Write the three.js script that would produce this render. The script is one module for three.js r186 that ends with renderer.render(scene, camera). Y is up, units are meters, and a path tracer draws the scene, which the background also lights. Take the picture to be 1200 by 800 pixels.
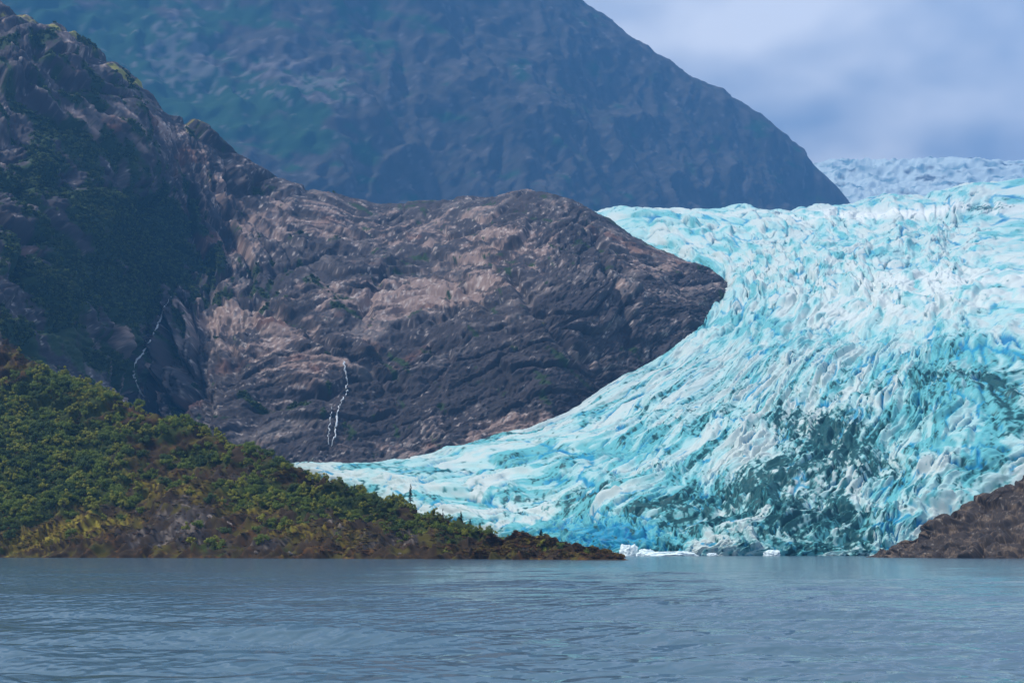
import * as THREE from 'three';
import { mergeGeometries } from 'three/addons/utils/BufferGeometryUtils.js';

// ---------------------------------------------------------------- camera, sky, sun, exposure
const F = 400 / Math.tan(THREE.MathUtils.degToRad(13));       // focal length in pixels of the 1200 x 800 photograph
const PITCH = Math.atan(245 / F), EYE = 5;
const scene = new THREE.Scene();
const camera = new THREE.PerspectiveCamera(26, 1200 / 800, 1, 30000);
camera.position.set(0, EYE, 0);
camera.rotation.x = PITCH;
const renderer = new THREE.WebGLRenderer();
renderer.toneMapping = THREE.LinearToneMapping;
renderer.toneMappingExposure = 1.15;
renderer.shadowMap.enabled = true;
const SUN = new THREE.Vector3(-0.54, 0.79, 0.24).normalize();
const sun = new THREE.DirectionalLight(new THREE.Color(1, 0.94, 0.86), 4.5);
sun.position.copy(SUN).multiplyScalar(6000).add(new THREE.Vector3(0, 0, -2500));
sun.target.position.set(0, 0, -2500); scene.add(sun.target);
sun.castShadow = true; sun.shadow.radius = 4;
sun.shadow.mapSize.set(4096, 4096);
Object.assign(sun.shadow.camera, { left: -5000, right: 5000, top: 5000, bottom: -5000, near: 1, far: 16000 });
scene.add(sun);
scene.fog = new THREE.FogExp2(new THREE.Color(0.13, 0.45, 1.0), 0.000059);

// ---------------------------------------------------------------- noise
let seed = 7;
const rnd = () => { seed = (seed + 0x6D2B79F5) | 0; let t = Math.imul(seed ^ (seed >>> 15), 1 | seed); t = (t + Math.imul(t ^ (t >>> 7), 61 | t)) ^ t; return ((t ^ (t >>> 14)) >>> 0) / 4294967296; };
const PERM = new Uint8Array(512);
{ const p = [...Array(256).keys()]; for (let i = 255; i > 0; i--) { const j = Math.floor(rnd() * (i + 1)); [p[i], p[j]] = [p[j], p[i]]; } for (let i = 0; i < 512; i++) PERM[i] = p[i & 255]; }
const GR = [1, 1, 0, -1, 1, 0, 1, -1, 0, -1, -1, 0, 1, 0, 1, -1, 0, 1, 1, 0, -1, -1, 0, -1, 0, 1, 1, 0, -1, 1, 0, 1, -1, 0, -1, -1, 1, 1, 0, -1, 1, 0, 0, -1, 1, 0, -1, -1];
function noise(x, y, z) {
  const X = Math.floor(x), Y = Math.floor(y), Z = Math.floor(z); x -= X; y -= Y; z -= Z;
  const u = x * x * x * (x * (x * 6 - 15) + 10), v = y * y * y * (y * (y * 6 - 15) + 10), w = z * z * z * (z * (z * 6 - 15) + 10);
  const a = PERM[X & 255], b = PERM[(X + 1) & 255], y0 = Y & 255, y1 = (Y + 1) & 255, z0 = Z & 255, z1 = (Z + 1) & 255;
  const g = (h, dx, dy, dz) => { h = (h & 15) * 3; return GR[h] * dx + GR[h + 1] * dy + GR[h + 2] * dz; };
  const aa = PERM[a + y0], ab = PERM[a + y1], ba = PERM[b + y0], bb = PERM[b + y1];
  const l = (t, p, q) => p + t * (q - p);
  return l(w, l(v, l(u, g(PERM[aa + z0], x, y, z), g(PERM[ba + z0], x - 1, y, z)), l(u, g(PERM[ab + z0], x, y - 1, z), g(PERM[bb + z0], x - 1, y - 1, z))),
    l(v, l(u, g(PERM[aa + z1], x, y, z - 1), g(PERM[ba + z1], x - 1, y, z - 1)), l(u, g(PERM[ab + z1], x, y - 1, z - 1), g(PERM[bb + z1], x - 1, y - 1, z - 1))));
}
function fbm(x, y, z, n = 4) { let s = 0, a = 0.5, f = 1; for (let i = 0; i < n; i++) { s += a * noise(x * f, y * f, z * f + i * 7.3); a *= 0.5; f *= 2.03; } return s; }
function ridged(x, y, z, n = 4) { let s = 0, a = 0.5, f = 1, w = 1; for (let i = 0; i < n; i++) { let r = 1 - Math.abs(noise(x * f, y * f, z * f + i * 3.1)) * 1.6; r *= r; s += a * r * w; w = Math.min(1, Math.max(0, r * 1.4)); a *= 0.52; f *= 2.07; } return s; }
const h2 = (x, y, k) => { let h = Math.imul(x, 374761393) ^ Math.imul(y, 668265263) ^ Math.imul(k, 1442695041); h = Math.imul(h ^ (h >>> 13), 1274126177); h = Math.imul(h ^ (h >>> 16), 0x85ebca6b); return ((h ^ (h >>> 14)) >>> 0) / 4294967296; };
const W = { f1: 0, f2: 0, ix: 0, iy: 0, dx: 0, dy: 0 };
function worley(x, y, k) {
  const X = Math.floor(x), Y = Math.floor(y); let f1 = 9, f2 = 9;
  for (let j = -1; j <= 1; j++) for (let i = -1; i <= 1; i++) {
    const cx = X + i, cy = Y + j, px = cx + 0.1 + 0.8 * h2(cx, cy, k), py = cy + 0.1 + 0.8 * h2(cx, cy, k + 1), dx = x - px, dy = y - py, d = dx * dx + dy * dy;
    if (d < f1) { f2 = f1; f1 = d; W.ix = cx; W.iy = cy; W.dx = dx; W.dy = dy; } else if (d < f2) f2 = d;
  }
  W.f1 = Math.sqrt(f1); W.f2 = Math.sqrt(f2); return W;
}
// blocks split by joints: each one a tilted face of its own height, falling off to the joint round it
const LY = { w: 0, t: 0, e: 0 };
function blocks(p, q, k, rise, tx, ty, soft = 0.35) {
  worley(p, q, k); const e = W.f2 - W.f1, r1 = h2(W.ix, W.iy, k + 21); LY.w = 1 - ss(0.02, 0.24, e); LY.t = h2(W.ix, W.iy, k + 57); LY.e = e;
  return ss(0, soft, e) * ((0.25 + r1) * rise + (h2(W.ix, W.iy, k + 31) - 0.5) * W.dx * tx - (h2(W.ix, W.iy, k + 41) - 0.35) * W.dy * ty);
}
const clamp = (x, a = 0, b = 1) => Math.min(b, Math.max(a, x));
const ss = (a, b, x) => { x = clamp((x - a) / (b - a)); return x * x * (3 - 2 * x); };
const mix = (a, b, t) => a + (b - a) * t;
const mix3 = (o, c, t) => { o[0] += (c[0] - o[0]) * t; o[1] += (c[1] - o[1]) * t; o[2] += (c[2] - o[2]) * t; };

// ---------------------------------------------------------------- from the photograph's pixels to the place
const CP = Math.cos(PITCH), SP = Math.sin(PITCH);
function at(px, py, depth) {                 // the point seen at a pixel, at a distance along -z
  const x = (px - 600) / F, y = (400 - py) / F, dy = y * CP + SP, dz = CP - y * SP, k = depth / dz;
  return [x * k, EYE + dy * k, -depth];
}
const low = (px, depth, y) => { const p = at(px, 645, depth); return [p[0], y, -depth]; };
function toPixel(x, y, z) { const dy = y - EYE, yc = dy * CP + z * SP, zc = -(-dy * SP + z * CP); return [600 + F * x / zc, 400 - F * yc / zc, zc]; }

// ---------------------------------------------------------------- sheets of land: a net of surveyed points, smoothed and roughened
const cr = (a, b, c, d, t) => 0.5 * (2 * b + (c - a) * t + (2 * a - 5 * b + 4 * c - d) * t * t + (3 * b - a - 3 * c + d) * t * t * t);
function loft(net, nu, nv) {                 // net[row][column] = [x, y, z]
  const R = net.length, C = net[0].length, pos = new Float32Array((nu + 1) * (nv + 1) * 3);
  const row = [];
  for (let i = 0; i <= nu; i++) {
    const s = i / nu * (C - 1), c = Math.min(C - 2, Math.floor(s)), t = s - c;
    for (let r = 0; r < R; r++) { const n = net[r]; row[r] = [0, 1, 2].map(k => cr(n[Math.max(0, c - 1)][k], n[c][k], n[c + 1][k], n[Math.min(C - 1, c + 2)][k], t)); }
    for (let j = 0; j <= nv; j++) {
      const q = j / nv * (R - 1), r = Math.min(R - 2, Math.floor(q)), w = q - r, o = (j * (nu + 1) + i) * 3;
      for (let k = 0; k < 3; k++) pos[o + k] = cr(row[Math.max(0, r - 1)][k], row[r][k], row[r + 1][k], row[Math.min(R - 1, r + 2)][k], w);
    }
  }
  const idx = new Uint32Array(nu * nv * 6); let m = 0;
  for (let j = 0; j < nv; j++) for (let i = 0; i < nu; i++) { const a = j * (nu + 1) + i, b = a + 1, c = a + nu + 1, d = c + 1; idx[m++] = a; idx[m++] = b; idx[m++] = d; idx[m++] = a; idx[m++] = d; idx[m++] = c; }
  const g = new THREE.BufferGeometry();
  g.setAttribute('position', new THREE.BufferAttribute(pos, 3)); g.setIndex(new THREE.BufferAttribute(idx, 1));
  g.computeVertexNormals();
  return { g, pos, nor: g.attributes.normal.array, nu, nv, R, C };
}
function locate(pos, px, py) {               // the nearest point of a sheet in the direction of a pixel
  let best = 1e18, at_ = 0;
  for (let i = 0; i < pos.length; i += 3) { const [x, y, z] = toPixel(pos[i], pos[i + 1], pos[i + 2]), e = (x - px) ** 2 + (y - py) ** 2 + z * 0.002; if (e < best) { best = e; at_ = i; } }
  return at_ / 3;
}
// patches of a mineral, plant cover, dirt or painted shade: [px, py, half width, half height, strength], turned into places and metres on the sheet
function patches(pos, list) {
  return list.map(([px, py, rx, ry, k = 1]) => { const i = locate(pos, px, py) * 3, m = -pos[i + 2] / F; return [pos[i], pos[i + 1], rx * m, ry * m, k]; });
}
const cover = (list, x, y) => { let s = 0; for (const [a, b, rx, ry, k] of list) { const d = ((x - a) / rx) ** 2 + ((y - b) / ry) ** 2; if (d < 6) s += k * Math.exp(-d); } return s; };

const used = {};
const numbered = n => { used[n] = (used[n] ?? -1) + 1; return used[n] ? `${n}_${String(used[n]).padStart(3, '0')}` : n; };
function tag(o, label, category, group, kind) { o.name = o.name || 'land'; o.userData = { label, category }; if (group) o.userData.group = group; if (kind) o.userData.kind = kind; o.castShadow = o.receiveShadow = true; return o; }
function mesh(name, g, m, parent = scene) { const o = new THREE.Mesh(g, m); o.name = parent === scene ? numbered(name) : name; o.castShadow = o.receiveShadow = true; parent.add(o); return o; }
const painted = (rough = 0.95, spec = 0.3) => new THREE.MeshPhysicalMaterial({ vertexColors: true, roughness: rough, specularIntensity: spec });
function finish(s, disp, colour) {           // disp(x,y,z,n,i,j) -> [dx,dy,dz]; colour(...) -> [r,g,b] linear
  const { pos, nor, nu, nv, g } = s, col = new Float32Array(pos.length), base = pos.slice(), n0 = nor.slice(), info = [];
  for (let j = 0, k = 0; j <= nv; j++) for (let i = 0; i <= nu; i++, k += 3) {
    const d = disp(base[k], base[k + 1], base[k + 2], n0[k], n0[k + 1], n0[k + 2], i / nu, j / nv, k / 3);
    pos[k] += d[0]; pos[k + 1] += d[1]; pos[k + 2] += d[2];
  }
  g.computeVertexNormals();
  for (let j = 0, k = 0; j <= nv; j++) for (let i = 0; i <= nu; i++, k += 3) { const c = colour(base[k], base[k + 1], base[k + 2], i / nu, j / nv, k / 3, pos[k + 1]); col[k] = Math.max(0, c[0]); col[k + 1] = Math.max(0, c[1]); col[k + 2] = Math.max(0, c[2]); }
  g.setAttribute('color', new THREE.BufferAttribute(col, 3));
  return s;
}

// ---------------------------------------------------------------- sky: high broken overcast
{
  const w = 2048, h = 1024, d = new Float32Array(w * h * 4);
  for (let j = 0; j < h; j++) {
    const el = (j + 0.5) / h * Math.PI - Math.PI / 2, ce = Math.cos(el), y = Math.sin(el);
    for (let i = 0; i < w; i++) {
      const az = ((i + 0.5) / w - 0.5) * 2 * Math.PI, x = Math.cos(az) * ce, z = Math.sin(az) * ce, o = (j * w + i) * 4;
      const yy = Math.max(y, 0), k = 1 / (yy + 0.22);
      const c = fbm(x * k * 1.1 + 3.1, yy * 5, z * k * 1.1 + 1.7, 5), c2 = fbm(x * 6 + 9, y * 11, z * 6, 5);
      const t = clamp(0.46 + c * 1.0 + c2 * 1.35), ov = 1 + 0.45 * yy;
      const b = [0.15, 0.235, 0.39], g = [0.80, 0.82, 0.87];
      for (let q = 0; q < 3; q++) d[o + q] = mix(b[q], g[q], t) * ov;
      d[o + 3] = 1;
    }
  }
  const t = new THREE.DataTexture(d, w, h, THREE.RGBAFormat, THREE.FloatType);
  t.mapping = THREE.EquirectangularReflectionMapping; t.magFilter = THREE.LinearFilter; t.needsUpdate = true;
  scene.background = t; scene.environment = t;
}

// ---------------------------------------------------------------- lake
{
  const nu = 400, nv = 470, pos = new Float32Array((nu + 1) * (nv + 1) * 3), uv = new Float32Array((nu + 1) * (nv + 1) * 2);
  const WV = []; seed = 11;
  for (let i = 0; i < 46; i++) { const L = 1.3 * Math.pow(13, (i / 45) ** 1.2), a = 0.42 * (rnd() + rnd() - 1) + Math.PI / 2 + 0.15, k = 2 * Math.PI / L; WV.push([Math.cos(a) * k, Math.sin(a) * k, rnd() * 6.283, 0.0165 * Math.pow(L, 0.6), L]); }
  for (let j = 0; j <= nv; j++) {
    const q = j / nv, dist = 34 * Math.pow(2900 / 34, q), dz = dist * Math.log(2900 / 34) / nv;
    for (let i = 0; i <= nu; i++) {
      const o = j * (nu + 1) + i, x = (i / nu - 0.5) * 1.0 * (dist + 45), z = -dist;
      let y = 0;
      const gust = 0.5 + 0.9 * ss(-0.25, 0.35, fbm(x / 90, z / 240, 3.3, 3)) ;
      for (const [kx, kz, p, a, L] of WV) { const f = ss(2.5, 5, L / dz); if (f > 0) y += f * a * Math.sin(kx * x + kz * z + p + 0.9 * noise(x / 14, z / 14, L)); }
      pos[o * 3] = x; pos[o * 3 + 1] = y * gust; pos[o * 3 + 2] = z; uv[o * 2] = x; uv[o * 2 + 1] = z;
    }
  }
  const idx = new Uint32Array(nu * nv * 6); let m = 0;
  for (let j = 0; j < nv; j++) for (let i = 0; i < nu; i++) { const a = j * (nu + 1) + i, b = a + 1, c = a + nu + 1, d = c + 1; idx.set([a, b, d, a, d, c], m); m += 6; }
  const g = new THREE.BufferGeometry(); g.setAttribute('position', new THREE.BufferAttribute(pos, 3)); g.setAttribute('uv', new THREE.BufferAttribute(uv, 2)); g.setIndex(new THREE.BufferAttribute(idx, 1)); g.computeVertexNormals();
  // small ripples, wrapping round a 31 m tile
  const N = 1024, T = 31, hgt = new Float32Array(N * N), dat = new Uint8Array(N * N * 4), rip = []; seed = 5;
  for (let i = 0; i < 60; i++) { const L = 0.35 * Math.pow(7, rnd()), a = Math.PI / 2 + (rnd() + rnd() + rnd() - 1.5) * 1.1, kx = Math.round(Math.cos(a) * T / L), kz = Math.round(Math.sin(a) * T / L); rip.push([kx, kz, rnd() * 6.283, 0.0035 * L]); }
  const sn = new Float32Array(4096); for (let i = 0; i < 4096; i++) sn[i] = Math.sin(i / 4096 * 2 * Math.PI);
  for (let j = 0; j < N; j++) for (let i = 0; i < N; i++) { let s = 0; for (const [kx, kz, p, a] of rip) s += a * sn[((kx * i + kz * j) * 4 + Math.floor(p * 652)) & 4095]; hgt[j * N + i] = s; }
  const e = T / N;
  for (let j = 0; j < N; j++) for (let i = 0; i < N; i++) {
    const dx = (hgt[j * N + (i + 1) % N] - hgt[j * N + (i + N - 1) % N]) / (2 * e), dz = (hgt[((j + 1) % N) * N + i] - hgt[((j + N - 1) % N) * N + i]) / (2 * e), l = Math.hypot(dx, dz, 1), o = (j * N + i) * 4;
    dat[o] = 127.5 - 127.5 * dx / l; dat[o + 1] = 127.5 - 127.5 * dz / l; dat[o + 2] = 127.5 + 127.5 / l; dat[o + 3] = 255;
  }
  const t = new THREE.DataTexture(dat, N, N); t.wrapS = t.wrapT = THREE.RepeatWrapping; t.magFilter = THREE.LinearFilter; t.repeat.set(1 / T, 1 / T); t.needsUpdate = true;
  const m_ = new THREE.MeshPhysicalMaterial({ color: new THREE.Color().setRGB(0.064, 0.118, 0.165), roughness: 0.1, ior: 1.33, normalMap: t, normalScale: new THREE.Vector2(1.5, 1.5) });
  const o = mesh('lake_water', g, m_); o.castShadow = false; tag(o, 'rippled grey blue glacial lake below the ice front', 'lake', null, 'structure');
}

// ---------------------------------------------------------------- rock massif behind the ice: forested mountain and bare hump
const ROCK = {};
{
  const cols = [   // bottom to crest to the far side: [px, py, depth]
    [[-260, 560, 1330], [-250, 460, 1450], [-240, 330, 1700], [-220, 200, 2000], [-200, 60, 2350], [-180, -90, 2700], [-150, 200, 3100]],
    [[-110, 560, 1400], [-100, 455, 1550], [-90, 350, 1800], [-80, 220, 2080], [-70, 90, 2380], [-60, -42, 2720], [-40, 240, 3150]],
    [[10, 580, 1480], [5, 460, 1660], [0, 350, 1900], [0, 240, 2140], [0, 125, 2400], [2, 8, 2720], [40, 260, 3200]],
    [[90, 585, 1680], [85, 480, 1850], [78, 390, 2030], [72, 280, 2220], [68, 160, 2440], [70, 42, 2760], [100, 270, 3250]],
    [[150, 590, 1950], [146, 520, 2100], [140, 420, 2260], [138, 310, 2390], [140, 200, 2560], [145, 84, 2830], [170, 280, 3300]],
    [[185, 595, 2120], [178, 530, 2260], [165, 450, 2400], [178, 350, 2540], [190, 255, 2700], [195, 138, 2900], [210, 290, 3350]],
    [[230, 595, 2120], [225, 530, 2230], [222, 450, 2330], [225, 370, 2480], [235, 275, 2740], [240, 160, 2960], [250, 300, 3400]],
    [[300, 595, 2080], [298, 540, 2170], [296, 465, 2270], [298, 390, 2410], [300, 310, 2700], [302, 207, 3080], [310, 310, 3500]],
    [[385, 590, 2080], [385, 540, 2170], [385, 465, 2290], [385, 390, 2430], [385, 310, 2740], [385, 228, 3180], [390, 310, 3600]],
    [[470, 585, 2100], [470, 530, 2200], [470, 460, 2330], [470, 390, 2470], [470, 310, 2780], [470, 239, 3230], [480, 310, 3650]],
    [[560, 570, 2140], [560, 515, 2240], [560, 450, 2340], [560, 370, 2480], [560, 290, 2760], [560, 234, 3190], [570, 310, 3600]],
    [[650, 545, 2200], [648, 495, 2280], [645, 430, 2350], [640, 350, 2460], [632, 280, 2720], [625, 228, 3130], [640, 310, 3550]],
    [[730, 510, 2330], [728, 460, 2400], [724, 400, 2460], [716, 340, 2560], [704, 288, 2740], [688, 248, 3060], [710, 320, 3450]],
    [[795, 475, 2440], [795, 420, 2510], [793, 378, 2560], [788, 340, 2630], [782, 315, 2740], [768, 291, 2940], [790, 340, 3300]],
    [[850, 450, 2560], [850, 400, 2630], [850, 370, 2670], [848, 348, 2720], [844, 334, 2790], [836, 320, 2870], [850, 360, 3150]],
    [[895, 460, 2640], [895, 420, 2720], [893, 395, 2770], [890, 375, 2820], [885, 362, 2870], [880, 355, 2930], [880, 380, 3150]],
  ];
  const net = cols[0].map((_, r) => cols.map(c => at(...c[r])));
  const s = loft(net, 840, 460);
  const pink = patches(s.pos, [[480, 340, 90, 22], [420, 350, 60, 22, .9], [370, 440, 40, 32, .8], [330, 400, 60, 24, .8], [290, 370, 50, 16, 1], [600, 290, 70, 40, .8], [560, 340, 50, 16, .8], [255, 365, 40, 14, .7], [680, 420, 30, 20, .7], [350, 255, 60, 30, .9], [250, 220, 40, 50, .6], [270, 290, 40, 40, .7], [480, 270, 80, 26, .5], [760, 310, 60, 16, .7], [160, 400, 20, 40, .25], [560, 495, 90, 16, 1], [440, 520, 60, 10, 1], [620, 488, 40, 10, 1], [300, 450, 60, 40, .5], [770, 360, 40, 40, .35], [75, 60, 30, 40, .7], [210, 160, 26, 22, 1], [90, 455, 40, 30, .4], [110, 470, 40, 20, .5]]);
  const veg = patches(s.pos, [[30, 60, 60, 60, .8], [20, 160, 80, 70, 1], [90, 230, 70, 60, 1], [150, 260, 40, 60, 1.1], [190, 300, 36, 40, 1.1], [230, 310, 50, 26, .9], [70, 320, 80, 50, 1], [150, 350, 40, 40, 1], [130, 420, 26, 34, .9], [20, 380, 40, 40, .5], [150, 90, 16, 12, .9], [110, 110, 40, 40, .6], [265, 350, 60, 7, .9], [260, 180, 14, 14, .4], [200, 490, 30, 20, .3], [145, 180, 30, 40, .5], [245, 330, 30, 20, .6], [220, 250, 20, 30, .5]]);
  const yellow = patches(s.pos, [[142, 84, 14, 8, 1.3], [75, 45, 30, 12, .7], [235, 155, 20, 10, .6], [20, 20, 30, 20, .5]]);
  const cave = patches(s.pos, [[380, 462, 60, 7, 1], [800, 330, 60, 5, .5]]);
  const shadePatch = patches(s.pos, [[500, 455, 110, 40, .9], [590, 440, 70, 50, .8], [655, 375, 36, 40, .9], [420, 490, 70, 30, .9], [330, 325, 60, 16, .8], [240, 470, 60, 30, .5], [390, 300, 60, 14, .5], [600, 232, 60, 8, .9], [690, 300, 30, 26, .6], [760, 400, 40, 30, .5], [230, 420, 30, 30, .4], [410, 330, 20, 30, .5], [300, 225, 18, 26, .8], [250, 190, 14, 30, .7]]);  // shade on the hump's lower front and right-turned faces, painted into the colour
  const groove = [[[238, 342], [290, 358], [345, 378], [400, 412], [445, 440], [470, 452]], [[300, 478], [340, 472], [385, 460], [440, 440]], [[600, 325], [625, 362], [668, 405], [720, 455]], [[395, 290], [340, 318], [290, 322]], [[268, 210], [285, 250], [310, 270], [360, 290]], [[470, 300], [445, 330], [430, 360]], [[700, 270], [712, 330], [740, 400]], [[545, 335], [520, 365], [470, 380]]]
    .map(l => l.map(([px, py]) => { const i = locate(s.pos, px, py) * 3; return [s.pos[i], s.pos[i + 1]]; }));
  const near = (x, y) => { let m = 1e9; for (const l of groove) for (let i = 0; i < l.length - 1; i++) { const [ax, ay] = l[i], dx = l[i + 1][0] - ax, dy = l[i + 1][1] - ay, t = clamp(((x - ax) * dx + (y - ay) * dy) / (dx * dx + dy * dy)); const e = (x - ax - dx * t) ** 2 + (y - ay - dy * t) ** 2; if (e < m) m = e; } return Math.sqrt(m); };
  const dirs = [[Math.cos(0.34), Math.sin(0.34)], [Math.cos(-0.95), Math.sin(-0.95)]];
  const bands = (x, y, z) => { const wx = noise(x / 260, y / 260, z / 300) * 110 + noise(x / 80, y / 80, z / 90) * 14, wy = noise(x / 240 + 9, y / 240, z / 300) * 110 + noise(x / 70 + 5, y / 70, z / 90) * 14, X = x + wx, Y = y + wy; return dirs.map(([c, q]) => [X * c + Y * q, -X * q + Y * c]); };
  const run = [[200, 348], [184, 385], [157, 428], [156, 438], [168, 466]].map(([px, py]) => { const i = locate(s.pos, px, py) * 3; return [s.pos[i], s.pos[i + 1]]; });   // the stream bed stays bare of brush
  const fallX = y => { for (let i = 0; i < run.length - 1; i++) { const [ax, ay] = run[i], [bx, by] = run[i + 1]; if (y <= ay && y >= by) return mix(ax, bx, (ay - y) / (ay - by)); } return 1e9; };
  const vm = new Float32Array((s.nu + 1) * (s.nv + 1)), tn = new Float32Array(vm.length);
  finish(s, (x, y, z, nx, ny, nz, u, v, k) => {
    const side = ss(-330, -560, x), [[al, ac], [bl, bc]] = bands(x, y, z);
    let d = fbm(x / 190, y / 190, z / 240, 3) * mix(44, 66, side), t1 = 0, t2 = 0;
    if (side < 1) { const m = 1 - side; d += m * (blocks(al / 125, ac / 44, 201, 9, 22, 17, 0.2) - 5); t1 += m * LY.t; d += m * blocks(al / 34, ac / 20, 203, 2.2, 5, 4.5, 0.14); t2 += m * LY.t; d += m * blocks(x / 13 + y / 40, y / 11, 205, 1.5, 4, 4, 0.14); t2 = t2 * 0.5 + m * LY.t * 0.5; }
    if (side > 0) { const m = side; d += m * (blocks(bl / 150, bc / 52, 211, 34, 50, 34, 0.3) - 20); t1 += m * LY.t; d += m * blocks(bl / 46, bc / 19, 213, 7, 12, 9, 0.25); t2 += m * LY.t; d += m * blocks(x / 16, y / 13, 215, 3.4, 7, 6, 0.3); }
    tn[k] = t1 * 0.4 + t2 * 0.6;
    const px = x + noise(x / 30, y / 30, z / 30) * 14, py = y + noise(x / 30, y / 30, 7 + z / 30) * 14;
    d += fbm(x / 44, y / 44, z / 48, 5) * 13 + (ridged(x / 11, y / 9, z / 11, 3) - 0.5) * 3.2 + noise(x / 4.2, y / 4.2, z / 4.2) * 1.6 - 4 * Math.max(0, 1 - Math.abs(noise(al / 150 + 3, ac / 34, z / 90)) * 22) * (1 - side) + fbm(x / 7, y / 6, z / 7, 2) * 3 * (1 - side);
    d -= 15 * (1 - ss(3, 15, near(px, py))) + 18 * cover(cave, x, y);
    d *= ss(0, 0.05, u) * ss(1, 0.93, u) * mix(1, 0.5, ss(0.68, 0.83, v)) * mix(1, 0.5, ss(330, 420, x));
    return [nx * d, ny * d * 0.9, nz * d];
  }, (x, y, z, u, v, k) => {
    const side = ss(-330, -560, x), [[al0, ac0], [bl, bc]] = bands(x, y, z), al = mix(al0, bl, side > 0.5 ? 1 : 0), ac = mix(ac0, bc, side > 0.5 ? 1 : 0);
    const b1 = fbm(al / 120, ac / 22, z / 90, 5), b2 = fbm(al / 15, ac / 8, z / 14, 4), b3 = fbm(al / 50 + 3, ac / 14, z / 40, 5), g = noise(x / 2.6, y / 2.6, z / 2.6), sp = noise(x / 4.4 + 9, y / 4.4, z / 4.4), pk = cover(pink, x, y), shade = cover(shadePatch, x, y);
    const c = [0.046, 0.042, 0.049];
    mix3(c, [0.11, 0.098, 0.10], ss(-0.05, 0.25, b1 + b2 * 0.5 - shade * 0.25 + (tn[k] - 0.5) * 0.7));
    mix3(c, [0.26, 0.188, 0.165], ss(0.3, 0.85, pk + (tn[k] - 0.5) * 0.9 + b1 * 1.1 + b2 * 1.0 + fbm(x / 40, y / 40, z / 40, 3) * 0.9 - shade * 0.9) * 0.85);
    mix3(c, [0.55, 0.49, 0.46], ss(0.20, 0.42, b2 * 0.7 + g * 0.22 + sp * 0.3 + pk * 0.12 - shade * 0.04 + fbm(x / 9, y / 9, z / 9, 3) * 0.3) * 0.6);
    mix3(c, [0.19, 0.085, 0.055], ss(0.22, 0.42, fbm(x / 90 + 7, y / 90, z / 90, 4)) * 0.4);
    /* dark rock bands by noise along the foliation, spread where shade is painted in */ mix3(c, [0.028, 0.026, 0.030], ss(0.06, 0.24, b3 + g * 0.14 + shade * 0.16 - (tn[k] - 0.5) * 0.25) * 0.85);
    const q = cover(veg, x, y) + fbm(bl / 110, bc / 26, z / 60, 5) * 3.0 + b2 * 0.9 - 0.55;
    vm[k] = v < 0.85 && Math.hypot(x - fallX(y), 0) > 9 ? q : 0;
    mix3(c, [0.026, 0.046, 0.020], ss(0.24, 0.42, q));
    const yl = cover(yellow, x, y) + fbm(x / 20, y / 20, z / 20, 3) * 0.9; mix3(c, [0.26, 0.24, 0.06], ss(0.45, 0.75, yl));
    return c;
  });
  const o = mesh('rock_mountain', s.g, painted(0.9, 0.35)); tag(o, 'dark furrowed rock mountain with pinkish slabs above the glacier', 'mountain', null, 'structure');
  Object.assign(ROCK, { s, vm });
}

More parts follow.
